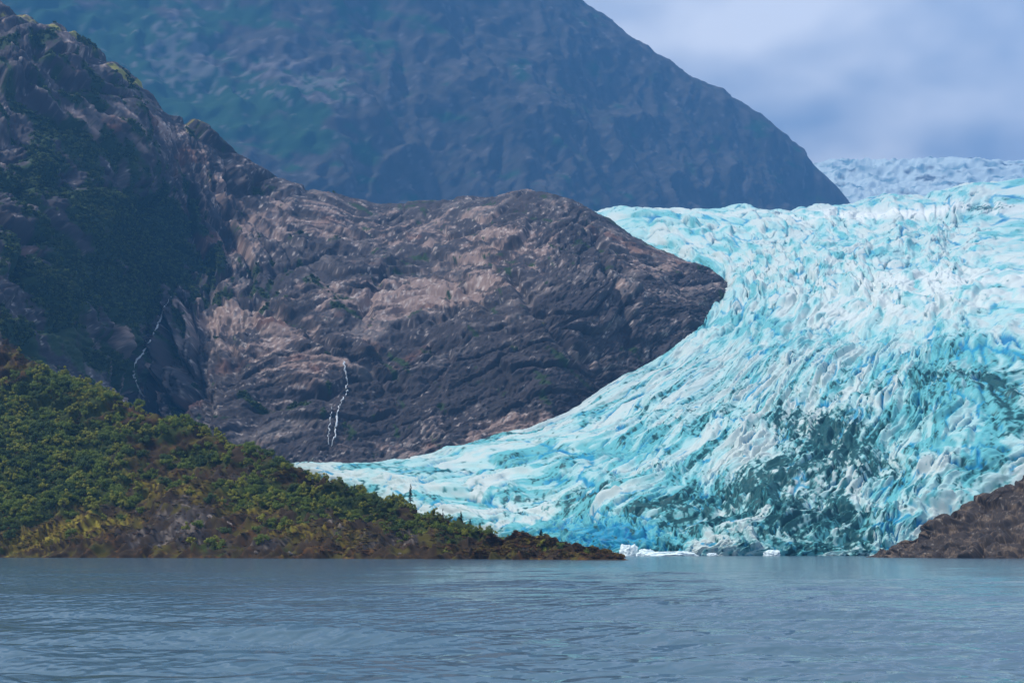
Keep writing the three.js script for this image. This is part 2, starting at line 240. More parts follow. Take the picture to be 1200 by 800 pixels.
// ---------------------------------------------------------------- far valley wall and the icefall beyond
{
  const cols = [
    [[-500, 420, 4300], [-500, 200, 4500], [-500, 0, 4900], [-500, -200, 5500], [-500, -420, 6200], [-480, -100, 7500]],
    [[-200, 420, 4500], [-200, 200, 4700], [-200, 0, 5200], [-200, -200, 5800], [-200, -420, 6500], [-180, -100, 7800]],
    [[80, 420, 4700], [80, 220, 4950], [80, 30, 5500], [80, -160, 6100], [80, -360, 6800], [100, -60, 8000]],
    [[300, 420, 5000], [300, 240, 5250], [300, 80, 5800], [310, -90, 6400], [320, -260, 7000], [330, 0, 8200]],
    [[470, 420, 5300], [470, 260, 5600], [475, 120, 6100], [485, -20, 6600], [500, -150, 7200], [520, 60, 8300]],
    [[600, 420, 5600], [605, 270, 5950], [615, 150, 6400], [635, 50, 6800], [655, -22, 7300], [670, 100, 8400]],
    [[700, 420, 5950], [705, 290, 6250], [715, 190, 6600], [725, 110, 7000], [740, 40, 7400], [750, 150, 8400]],
    [[790, 420, 6300], [795, 310, 6550], [805, 230, 6850], [815, 160, 7150], [830, 92, 7450], [840, 200, 8400]],
    [[880, 420, 6650], [885, 330, 6850], [890, 265, 7050], [897, 205, 7300], [908, 150, 7500], [915, 240, 8400]],
    [[950, 420, 6950], [955, 350, 7080], [960, 300, 7220], [965, 250, 7400], [970, 205, 7550], [975, 280, 8400]],
    [[1020, 430, 7200], [1020, 385, 7280], [1020, 345, 7380], [1020, 305, 7500], [1020, 270, 7600], [1020, 320, 8400]],
    [[1080, 440, 7300], [1080, 420, 7380], [1080, 400, 7480], [1080, 380, 7580], [1080, 360, 7700], [1080, 380, 8400]],
  ];
  const s = loft(cols[0].map((_, r) => cols.map(([...c]) => at(c[r][0], c[r][1], c[r][2] * 1.2))), 420, 260);
  const green = patches(s.pos, [[60, 40, 120, 40, .9], [120, 30, 100, 60, .8], [300, 120, 100, 60, .7], [200, 120, 60, 80, .5], [330, 170, 80, 30, .6], [430, 30, 60, 40, .5], [270, 10, 60, 30, .5]]);
  const stone = patches(s.pos, [[200, 50, 40, 60, 1], [240, 80, 30, 30, .8], [330, 80, 40, 50, .9], [390, 110, 40, 50, .6]]);
  finish(s, (x, y, z, nx, ny, nz, u, v) => {
    const X = x + noise(x / 500, y / 500, z / 500) * 150, Y = y + noise(x / 450, y / 450, 5) * 120;
    let d = fbm(X / 700, Y / 900, z / 800, 3) * 190 + (ridged(X / 260 + 3, Y / 620, z / 420, 5) - 0.55) * 70 + (ridged(x / 90, y / 260, z / 120, 4) - 0.5) * 22 + fbm(x / 50, y / 70, z / 60, 4) * 20;
    d *= mix(1, 0.45, ss(0.55, 0.75, v)) * mix(1, 0.55, ss(0.6, 0.9, u));
    return [nx * d, ny * d, nz * d];
  }, (x, y, z) => {
    const n = fbm(x / 160, y / 110, z / 160, 5), m = fbm(x / 60 + 3, y / 160, z / 60, 4), c = [0.040, 0.038, 0.034];
    mix3(c, [0.068, 0.062, 0.058], ss(-0.1, 0.3, m));
    mix3(c, [0.016, 0.050, 0.022], ss(0.2, 0.55, cover(green, x, y) + n * 1.3));
    mix3(c, [0.15, 0.14, 0.15], ss(0.5, 0.8, cover(stone, x, y) * 0.8 + fbm(x / 34, y / 170, z / 34, 4) * 2.0) * 0.6);
    return c;
  });
  tag(mesh('valley_wall', s.g, painted(0.95, 0.2)), 'huge blue mountain slope fading into haze behind the hump', 'mountain', null, 'structure');
}
{
  const cols = [[900, 7900, 215], [960, 7850, 192], [1010, 7800, 187], [1060, 7750, 190], [1120, 7700, 186], [1200, 7650, 189], [1300, 7600, 180], [1420, 7550, 170]].map(([x, d, y]) => [[x, 420, d], [x, 300, d + 350], [x, 240, d + 700], [x, (240 + y) / 2, d + 1050], [x, y, d + 1500], [x, y + 60, d + 2200]].map(([p, q, e]) => [p, q, e * 1.2]));
  const s = loft(cols[0].map((_, r) => cols.map(c => at(...c[r]))), 220, 130);
  finish(s, (x, y, z, nx, ny, nz) => { const d = (ridged(x / 130, y / 60, z / 110, 5) - 0.5) * 44 + fbm(x / 300, y / 90, z / 200, 3) * 70 + fbm(x / 30, y / 30, z / 30, 3) * 18; return [0, d, nz * d * 0.4]; },
    (x, y, z) => { const c = [0.40, 0.50, 0.54]; mix3(c, [0.12, 0.22, 0.28], ss(0.05, 0.3, fbm(x / 120, y / 50, z / 100, 5))); mix3(c, [0.08, 0.10, 0.12], ss(0.2, 0.36, fbm(x / 160 + 4, y / 70, z / 160, 5))); return c; });
  tag(mesh('icefall', s.g, painted(0.8, 0.3)), 'distant pale icefall beyond the dark mountain slope', 'icefall', null, 'structure');
}

// ---------------------------------------------------------------- glacier
const ICE = {};
{
  const B = (px, d) => low(px, d, -6);
  const net = [
    [B(320, 2120), B(460, 1830), B(615, 1640), B(715, 1515), B(850, 1462), B(1000, 1450), B(1130, 1450), B(1380, 1430)],
    [[332, 556, 2150], [470, 592, 1850], [620, 622, 1650], [718, 628, 1528], [850, 631, 1472], [1000, 631, 1460], [1130, 620, 1462], [1380, 615, 1442]],
    [[350, 548, 2175], [505, 566, 1890], [645, 592, 1700], [738, 598, 1580], [862, 598, 1525], [1002, 590, 1505], [1130, 578, 1502], [1380, 570, 1475]],
    [[440, 539, 2185], [575, 547, 1960], [692, 557, 1775], [780, 555, 1665], [888, 548, 1605], [1010, 535, 1572], [1132, 515, 1562], [1380, 505, 1535]],
    [[545, 523, 2205], [650, 520, 2025], [752, 517, 1870], [830, 508, 1775], [920, 495, 1712], [1028, 478, 1668], [1140, 455, 1640], [1380, 445, 1610]],
    [[640, 494, 2245], [722, 484, 2125], [802, 472, 2005], [872, 458, 1922], [952, 443, 1858], [1048, 424, 1800], [1150, 402, 1762], [1380, 392, 1730]],
    [[735, 440, 2410], [802, 427, 2335], [862, 417, 2265], [922, 404, 2200], [990, 393, 2140], [1070, 379, 2082], [1160, 366, 2042], [1380, 357, 2000]],
    [[812, 383, 2605], [858, 365, 2575], [905, 354, 2540], [960, 347, 2500], [1020, 340, 2462], [1090, 334, 2422], [1170, 327, 2400], [1380, 318, 2380]],
    [[800, 335, 2980], [852, 314, 2915], [905, 309, 2885], [960, 304, 2850], [1020, 300, 2830], [1090, 296, 2815], [1170, 292, 2805], [1380, 284, 2800]],
    [[700, 285, 3400], [795, 276, 3320], [880, 274, 3260], [950, 271, 3225], [1020, 268, 3205], [1090, 264, 3200], [1170, 259, 3200], [1380, 248, 3200]],
    [[610, 250, 3760], [725, 246, 3680], [820, 246, 3620], [910, 248, 3680], [990, 240, 3820], [1080, 228, 3920], [1180, 214, 3960], [1380, 192, 4000]],
    [[610, 300, 4100], [725, 290, 4100], [820, 288, 4100], [910, 285, 4200], [990, 270, 4300], [1080, 262, 4400], [1180, 250, 4400], [1380, 240, 4400]],
  ].map((r, k) => k ? r.map(c => at(...c)) : r);
  const s = loft(net, 620, 840), NV = s.R - 1;
  const dirt = patches(s.pos, [[960, 500, 46, 34, 1.1], [1000, 540, 50, 34, .9], [905, 560, 60, 22, .75], [880, 600, 70, 26, .8], [770, 600, 50, 18, .8], [830, 615, 50, 18, .6], [960, 600, 50, 36, .75], [930, 630, 40, 16, .6], [1000, 620, 22, 30, .6], [1130, 440, 50, 26, .7], [1170, 480, 40, 40, .55], [1080, 480, 30, 20, .5], [1160, 245, 26, 10, .9], [1060, 560, 30, 20, .4], [700, 620, 16, 14, .3], [1020, 460, 26, 16, .5]]);
  const blue = patches(s.pos, [[680, 535, 90, 20, .5], [740, 520, 50, 22, .6], [640, 560, 60, 18, .5], [690, 618, 70, 22, 1.5], [740, 630, 50, 16, 1.4], [700, 640, 40, 12, 1], [1130, 470, 90, 50, .7], [1050, 570, 40, 20, 1], [1060, 420, 60, 20, .5], [960, 400, 60, 40, .3], [880, 380, 40, 40, .45], [1180, 410, 60, 20, .7], [560, 530, 60, 12, .4], [780, 570, 60, 24, .5], [900, 610, 120, 30, .5], [1100, 520, 50, 40, .5], [780, 262, 50, 16, .45], [860, 280, 40, 20, .3]]);
  const bare = patches(s.pos, [[1050, 250, 140, 14, 1], [1100, 330, 120, 50, .6], [1000, 370, 90, 20, .4], [600, 580, 60, 20, .2]]);
  const serac = patches(s.pos, [[720, 258, 50, 16, 1], [800, 270, 60, 26, 1], [870, 260, 50, 22, .9], [900, 300, 50, 20, .5], [1160, 420, 70, 40, .6]]);
  const slit = new Float32Array((s.nu + 1) * (s.nv + 1)), NN = (s.nu + 1) * (s.nv + 1), wall = new Float32Array(NN), tone = new Float32Array(NN), FA = new Float32Array(NN), FB = new Float32Array(NN);
  finish(s, (x, y, z, nx, ny, nz, u, v, k) => {
    const up = ss(0.47, 0.62, v + (u - 0.4) * 0.1), a0 = u * 1150, b0 = v * 3000;
    const wa = noise(a0 / 160, b0 / 220, 1) * 46 + noise(a0 / 45, b0 / 70, 4) * 13, wb = noise(a0 / 150, b0 / 150, 7) * 50 + noise(a0 / 40, b0 / 40, 9) * 12;
    const shear = 0.2 * (1 - u) * b0;
    const a = a0 + wa - shear, b = b0 + wb; FA[k] = a; FB[k] = b;
    let d = 0, wl = 0, tn = 0; const calm = mix(0.6, 1, ss(0.3, 0.6, u));
    if (up < 1) {
      const m = 1 - up; d += m * calm * blocks(a / 24, b / 130, 3, 4.2, 13, 7, 0.4); wl += m * LY.w; tn += m * LY.t * 0.6;
      d += m * calm * blocks(a / 8.5 + 40, b / 36 + 11, 5, 1.7, 4, 2.5, 0.45); tn += m * LY.t * 0.4;
    }
    if (up > 0) {
      const A = a + b * 0.22, tall = 1 + 1.5 * cover(serac, x, y); d += up * tall * blocks(A / 64, b / 78, 103, 4.6, 15, 12, 0.38); wl += up * LY.w; tn += up * LY.t * 0.6;
      d += up * blocks(A / 25 + 40, b / 30 + 11, 105, 2.0, 5, 5, 0.4); tn += up * LY.t * 0.4;
    }
    wall[k] = wl; tone[k] = tn;
    // open slits along the flow, and across it higher up
    const sA = Math.abs(noise(a / 15, b / 170, 41)) + 0.10 * noise(a / 5, b / 40, 4), sB = Math.abs(noise(a / 110, b / 58, 43)) + 0.06 * noise(a / 20, b / 14, 6);
    const gA = (1 - ss(0.015, 0.085, sA)) * ss(-0.04, 0.14, noise(a / 60, b / 190, 44) + 0.06), gB = (1 - ss(0.008, 0.05, sB)) * ss(-0.05, 0.12, noise(a / 150, b / 160, 45) + 0.06);
    slit[k] = mix(gA, gB, up); d -= slit[k] * mix(4.5, 6.5, up);
    d += fbm(a / 150, b / 330, 3, 3) * 34 + (ridged(a / 30, b / 230, 6, 3) - .5) * mix(6, 0, up) + fbm(a0 / 5, b0 / 9, 2, 3) * mix(1.1, 0.8, up);
    d *= mix(0.55, 1, ss(0, 0.06, u)) * mix(1, 0.75, ss(0.82, 0.93, v));
    if (v < 0.085) d *= 0.9;
    const nxx = nx * 0.6, nyy = ny * 0.6 + 0.5, nzz = nz * 0.6;
    return [nxx * d, nyy * d, nzz * d];
  }, (x, y, z, u, v, k) => {
    const a = FA[k], b = FB[k], up = ss(0.47, 0.62, v + (u - 0.4) * 0.1);
    const f = mix(fbm(a / 44, b / 260, 5, 5), fbm(a / 60, b / 60, 5, 5), up), g = mix(fbm(a / 8, b / 52, 8, 4), fbm(a / 14, b / 13, 8, 4), up), gr = noise(x / 1.9, y / 1.9, z / 2.4), bl = cover(blue, x, y), wt = cover(bare, x, y);
    const c = [0.46, 0.55, 0.54]; mix3(c, [0.66, 0.70, 0.69], clamp(wt * 0.9));
    const t = f * 1.4 + g * mix(0.5, 0.3, up) + (tone[k] - 0.5) * 0.6 + bl * 0.7 - wt * 0.5 + 0.06;
    mix3(c, [0.33, 0.535, 0.545], ss(-0.2, 0.15, t));
    mix3(c, [0.085, 0.38, 0.425], ss(0.18, 0.44, t) * mix(0.9, 0.8, up));
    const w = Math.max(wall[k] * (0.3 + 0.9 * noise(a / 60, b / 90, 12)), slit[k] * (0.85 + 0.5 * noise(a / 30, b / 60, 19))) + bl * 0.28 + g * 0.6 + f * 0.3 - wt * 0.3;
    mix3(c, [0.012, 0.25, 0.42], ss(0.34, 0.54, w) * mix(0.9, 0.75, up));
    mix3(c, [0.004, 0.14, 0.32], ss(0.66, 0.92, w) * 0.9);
    const grit = fbm(x / 7, y / 5.5, z / 11, 3), line = 1 - Math.abs(noise(a / 11, b / 80, 30)) * 9; mix3(c, [0.10, 0.24, 0.24], ss(0.2, 0.9, line + gr * 0.6 + grit) * ss(-0.05, 0.3, noise(a / 70, b / 120, 17)) * 0.6 * (1 - up)); mix3(c, [0.13, 0.25, 0.245], ss(0.45, 0.9, slit[k] + grit * 0.6) * up * 0.6);
    const dt = cover(dirt, x, y) * 0.8 + (f * 1.5 + g * 1.3) * mix(1, 0.45, up) + (gr * 0.5 + grit * 1.5) * mix(1, 0.7, up) - 0.05;
    mix3(c, [0.06, 0.26, 0.27], ss(0.34, 0.50, dt) * 0.85);
    mix3(c, [0.007, 0.060, 0.068], ss(0.52, 0.68, dt) * 0.95);
    return c;
  });
  const o = mesh('glacier', s.g, painted(0.55, 0.4)); tag(o, 'crevassed turquoise glacier flowing down beside dark rock into the lake', 'glacier', null, 'structure');
  Object.assign(ICE, { s });
}

// ---------------------------------------------------------------- bare rock point on the far shore
{
  const top = [[1012, 656, 1130, 30], [1032, 649, 1110, 34], [1055, 631, 1075, 44], [1076, 625, 1050, 52], [1090, 607, 1030, 60], [1118, 599, 1010, 66], [1140, 585, 990, 74], [1168, 578, 975, 82], [1200, 563, 960, 92], [1260, 538, 940, 110], [1360, 505, 920, 130]];
  const s = loft([0, 1, 2, 3, 4, 5].map(r => top.map(([x, y, d, w]) => {
    const c = at(x, y + 3, d + w); if (r === 0) return low(x - 3, d - 8, -5); if (r === 5) return [c[0] + 6, -6, c[2] - w * 1.2]; if (r === 4) return c;
    const b = low(x, d, 0), t = [0, 0.03, 0.42, 0.75][r], hgt = [0, 0.06, 0.5, 0.84][r]; return [mix(b[0], c[0], t), mix(0, c[1], hgt), mix(b[2], c[2], t)];
  })), 300, 150);
  finish(s, (x, y, z, nx, ny, nz, u, v) => {
    let d = fbm(x / 26, y / 22, z / 26, 3) * 10 + blocks((x + y * 0.8) / 26, (y - x * 0.45) / 13, 301, 6, 11, 9, 0.2) - 4 + blocks((x + y * 0.5) / 8, (y - x * 0.4) / 4.5, 303, 1.8, 4, 3.5, 0.22) + blocks(x / 3, y / 2.4, 305, 0.6, 1.2, 1, 0.25) + noise(x / 1.6, y / 1.6, z / 1.6) * 0.4;
    d *= ss(0, 0.12, u) * mix(1, 0.5, ss(0.6, 0.8, v)); return [nx * d, ny * d, nz * d];
  }, (x, y, z) => {
    const n = fbm((x + y * 0.6) / 14, y / 5, z / 9, 5), g = noise(x / 1.1, y / 1.1, z / 1.1), c = [0.045, 0.037, 0.034];
    mix3(c, [0.13, 0.098, 0.074], ss(0.0, 0.3, n + g * 0.3)); mix3(c, [0.28, 0.25, 0.22], ss(0.25, 0.4, fbm(x / 4, y / 2, z / 4, 3) + g * 0.2) * 0.6); mix3(c, [0.02, 0.018, 0.02], ss(0.1, 0.3, fbm(x / 9 + 4, y / 6, z / 9, 4)) * 0.8); return c;
  });
  tag(mesh('rock_point', s.g, painted(0.9, 0.35)), 'bare brown rock point at the lake edge in front of the ice', 'rock', null, 'structure');
}

// ---------------------------------------------------------------- headland
const HEAD = {};
{
  const top = [[-160, 318, 1140, 330], [-60, 362, 1110, 310], [0, 402, 1085, 300], [60, 448, 1065, 280], [150, 484, 1035, 260], [250, 524, 995, 230], [350, 560, 950, 190], [450, 594, 905, 140], [540, 620, 865, 100], [575, 632, 850, 80], [612, 629, 833, 66], [660, 636, 815, 50], [700, 646, 800, 30], [728, 655, 790, 14], [740, 660, 786, 8]];
  const s = loft([0, 1, 2, 3, 4, 5].map(r => top.map(([x, y, d, w]) => {
    const c = at(x, y, d + w); if (r === 0) return low(x, d - 6, -3); if (r === 5) return [c[0], c[1] - w * 0.7 - 5, c[2] - w]; if (r === 4) return c;
    const b = low(x, d, 0), t = [0, 0.02, 0.36, 0.70][r], hgt = [0, 0.045, 0.36, 0.72][r]; return [mix(b[0], c[0], t), mix(0, c[1], hgt), mix(b[2], c[2], t)];
  })), 560, 180);
  const green = patches(s.pos, [[40, 470, 70, 30, 1], [20, 530, 70, 50, 1], [70, 560, 60, 40, 1.1], [110, 520, 50, 30, .8], [20, 590, 60, 26, 1.1], [130, 575, 40, 20, .8], [230, 535, 50, 14, .8], [300, 575, 60, 14, .9], [380, 585, 70, 18, 1.1], [430, 590, 50, 16, 1.1], [500, 612, 50, 12, 1.1], [550, 622, 40, 8, 1], [100, 455, 60, 14, .9], [200, 505, 60, 12, .8], [120, 480, 40, 14, .6], [640, 640, 20, 6, .6], [90, 640, 60, 8, .35], [330, 620, 40, 12, .5], [240, 640, 16, 8, .6], [300, 545, 50, 12, .7]]);
  const moss = patches(s.pos, [[90, 460, 30, 8, 1], [150, 560, 50, 8, 1], [200, 575, 60, 12, .8], [110, 610, 60, 14, .9], [40, 630, 60, 16, .9], [320, 555, 50, 10, .7], [500, 605, 22, 6, 1.1], [300, 595, 40, 8, .8], [420, 630, 60, 14, .5], [580, 640, 40, 6, .7], [690, 648, 30, 5, .9], [620, 630, 30, 4, .8], [90, 590, 40, 12, .6], [250, 590, 50, 10, .7], [345, 625, 40, 8, .7]]);
  const bare = patches(s.pos, [[225, 615, 40, 24, 1], [300, 640, 60, 10, .6], [270, 560, 40, 8, .5], [200, 590, 30, 14, .6], [460, 632, 60, 12, .7], [400, 612, 40, 12, .6], [300, 550, 40, 8, .5], [5, 400, 16, 24, 1.2], [620, 645, 30, 6, .5], [160, 630, 40, 16, .5]]);
  const gm = new Float32Array((s.nu + 1) * (s.nv + 1)), mm = new Float32Array(gm.length);
  finish(s, (x, y, z, nx, ny, nz, u, v) => {
    const al = (x + y * 1.2) / 1.5, ac = (y - x * 0.55);
    let d = fbm(x / 46, y / 46, z / 46, 3) * 13 + (ridged(al / 34, ac / 12, z / 26, 4) - 0.5) * 12 + (ridged(x / 9, y / 7, z / 9, 3) - 0.5) * 2.4 + noise(x / 1.7, y / 1.7, z / 1.7) * 0.5;
    d *= mix(0.12, 1, ss(1, 0.6, u)) * ss(0.02, 0.24, v) * mix(1, 0.7, ss(0.6, 0.8, v)); if (v < 0.24) d += noise(x / 7, 3, z / 7) * 1.5 * ss(1, .8, u);
    return [nx * d, ny * d, nz * d];
  }, (x, y, z, u, v, k) => {
    const n = fbm(x / 11, y / 7, z / 11, 5), n2 = fbm(x / 3.4, y / 2.6, z / 3.4, 3), g = noise(x / 0.9, y / 0.9, z / 0.9), c = [0.040, 0.028, 0.017];
    mix3(c, [0.085, 0.043, 0.016], ss(0.0, 0.3, n2 + n + g * 0.2)); /* darker brown in patches of its own noise */ mix3(c, [0.026, 0.019, 0.012], ss(0.02, 0.2, fbm(x / 5 + 8, y / 3, z / 5, 4)) * 0.85); mix3(c, [0.075, 0.066, 0.016], ss(0.05, 0.25, fbm(x / 14 + 3, y / 9, z / 14, 5)) * 0.8);
    const gq = cover(green, x, y) + n * 1.4 + fbm(x / 30, y / 24, z / 30, 3) * 0.8; gm[k] = v < 0.86 && v > 0.2 ? gq : 0;
    const mq = cover(moss, x, y) + n * 1.0 + n2 * 0.9; mm[k] = mq;
    mix3(c, [0.13, 0.098, 0.018], ss(0.35, 0.65, mq * 0.75 + n2 * 0.5 + g * 0.3));
    mix3(c, [0.22, 0.19, 0.03], ss(0.8, 1.05, mq * 0.8 + n2 * 0.8 + g * 0.35));
    mix3(c, [0.035, 0.055, 0.016], ss(0.35, 0.6, gq) * 0.8);
    const bq = cover(bare, x, y) + n * 1.1 + n2 * 0.6 - 0.1; mix3(c, [0.045, 0.038, 0.036], ss(0.35, 0.55, bq)); mix3(c, [0.20, 0.165, 0.14], ss(0.75, 1.05, bq + n2) * 0.7);
    return c;
  });
  tag(mesh('headland', s.g, painted(0.95, 0.15)), 'mossy brown headland covered with green shrubs sloping into the lake', 'headland', null, 'structure');
  Object.assign(HEAD, { s, gm, mm });
}
console.log('land done');

// ---------------------------------------------------------------- plants
const leafM = new THREE.MeshPhysicalMaterial({ vertexColors: true, roughness: 0.8, specularIntensity: 0.25, transmission: 0.25, thickness: 0, side: THREE.DoubleSide });
const barkM = new THREE.MeshStandardMaterial({ color: new THREE.Color().setRGB(0.07, 0.055, 0.045), roughness: 0.95 });
function leaves(list, size, tint) {          // list of [x,y,z, nx,ny,nz, scale]: one small folded leaf spray each
  const n = list.length, pos = new Float32Array(n * 12), nor = new Float32Array(n * 12), col = new Float32Array(n * 12), idx = [];
  const A = new THREE.Vector3(), B = new THREE.Vector3(), N = new THREE.Vector3();
  list.forEach(([x, y, z, nx, ny, nz, sc], i) => {
    N.set(nx + (rnd() - .5) * 1.3, ny + (rnd() - .5) * 1.3 + .25, nz + (rnd() - .5) * 1.3).normalize();
    A.set(rnd() - .5, rnd() - .5, rnd() - .5).cross(N).normalize(); B.crossVectors(N, A);
    const l = size * sc * (0.7 + rnd() * 0.7), w = l * (0.45 + rnd() * 0.25), t = 0.75 + rnd() * 0.5;
    [[-l, 0], [0, -w], [l, 0], [0, w]].forEach(([p, q], k) => {
      const o = i * 12 + k * 3; pos[o] = x + A.x * p + B.x * q; pos[o + 1] = y + A.y * p + B.y * q; pos[o + 2] = z + A.z * p + B.z * q;
      nor[o] = N.x; nor[o + 1] = N.y; nor[o + 2] = N.z;
      col[o] = tint[0] * t * 1.12; col[o + 1] = tint[1] * t; col[o + 2] = tint[2] * t;
    });
    idx.push(i * 4, i * 4 + 1, i * 4 + 2, i * 4, i * 4 + 2, i * 4 + 3);
  });
  const g = new THREE.BufferGeometry(); g.setAttribute('position', new THREE.BufferAttribute(pos, 3)); g.setAttribute('normal', new THREE.BufferAttribute(nor, 3)); g.setAttribute('color', new THREE.BufferAttribute(col, 3)); g.setIndex(idx); return g;
}
function twig(pts, r0, r1, sides = 5) { const c = new THREE.CatmullRomCurve3(pts.map(p => new THREE.Vector3(...p))), g = new THREE.TubeGeometry(c, 5, 1, sides), p = g.attributes.position, q = new THREE.Vector3(); for (let i = 0; i < p.count; i++) { const k = Math.floor(i / (sides + 1)), r = mix(r0, r1, k / 5); c.getPoint(k / 5, q); p.setXYZ(i, q.x + (p.getX(i) - q.x) * r, q.y + (p.getY(i) - q.y) * r, q.z + (p.getZ(i) - q.z) * r); } g.computeVertexNormals(); return g; }
function shrubShape(count, spread, height, leaf, tint, lobesN) {   // about 2*spread wide
  const lobes = [], stems = [];
  for (let i = 0; i < lobesN; i++) { const a = rnd() * 6.283, r = spread * 0.75 * Math.sqrt(rnd()), y = height * (0.25 + 0.62 * rnd()) * (1 - 0.45 * (r / spread) ** 2); lobes.push([Math.cos(a) * r, y, Math.sin(a) * r, spread * (0.2 + rnd() * 0.26)]); }
  for (const [x, y, z] of lobes) stems.push(twig([[x * 0.08, -0.8, z * 0.08], [x * 0.35, y * 0.45, z * 0.35], [x, y, z]], 0.10, 0.03));
  const list = [];
  for (let i = 0; i < count; i++) { const [x, y, z, r] = lobes[Math.floor(rnd() * lobesN)], a = rnd() * 6.283, c = rnd() * 2 - 1, q = Math.sqrt(1 - c * c), k = r * Math.pow(rnd(), 0.33) * (0.8 + rnd() * .45); const nx = Math.cos(a) * q, ny = c, nz = Math.sin(a) * q; list.push([x + nx * k, Math.max(0.05, y + ny * k * 0.85), z + nz * k, nx, ny, nz, 1]); }
  return { crown: leaves(list, leaf, tint), stem: mergeGeometries(stems) };
}
seed = 101;
const KINDS = [
  { name: 'alder_shrub', look: 'rounded mid green', category: 'shrub', tint: [0.125, 0.19, 0.033] },
  { name: 'willow_shrub', look: 'loose yellow green', category: 'shrub', tint: [0.22, 0.255, 0.040] },
  { name: 'dark_shrub', look: 'dense dark green', category: 'shrub', tint: [0.055, 0.10, 0.030] },
];
KINDS.forEach((k, i) => { k.shapes = [0, 1, 2].map(() => shrubShape(1150, [3.4, 2.9, 3.8][i], [5.6, 7.4, 4.8][i], 0.28, k.tint, [10, 8, 12][i])); k.groups = []; });
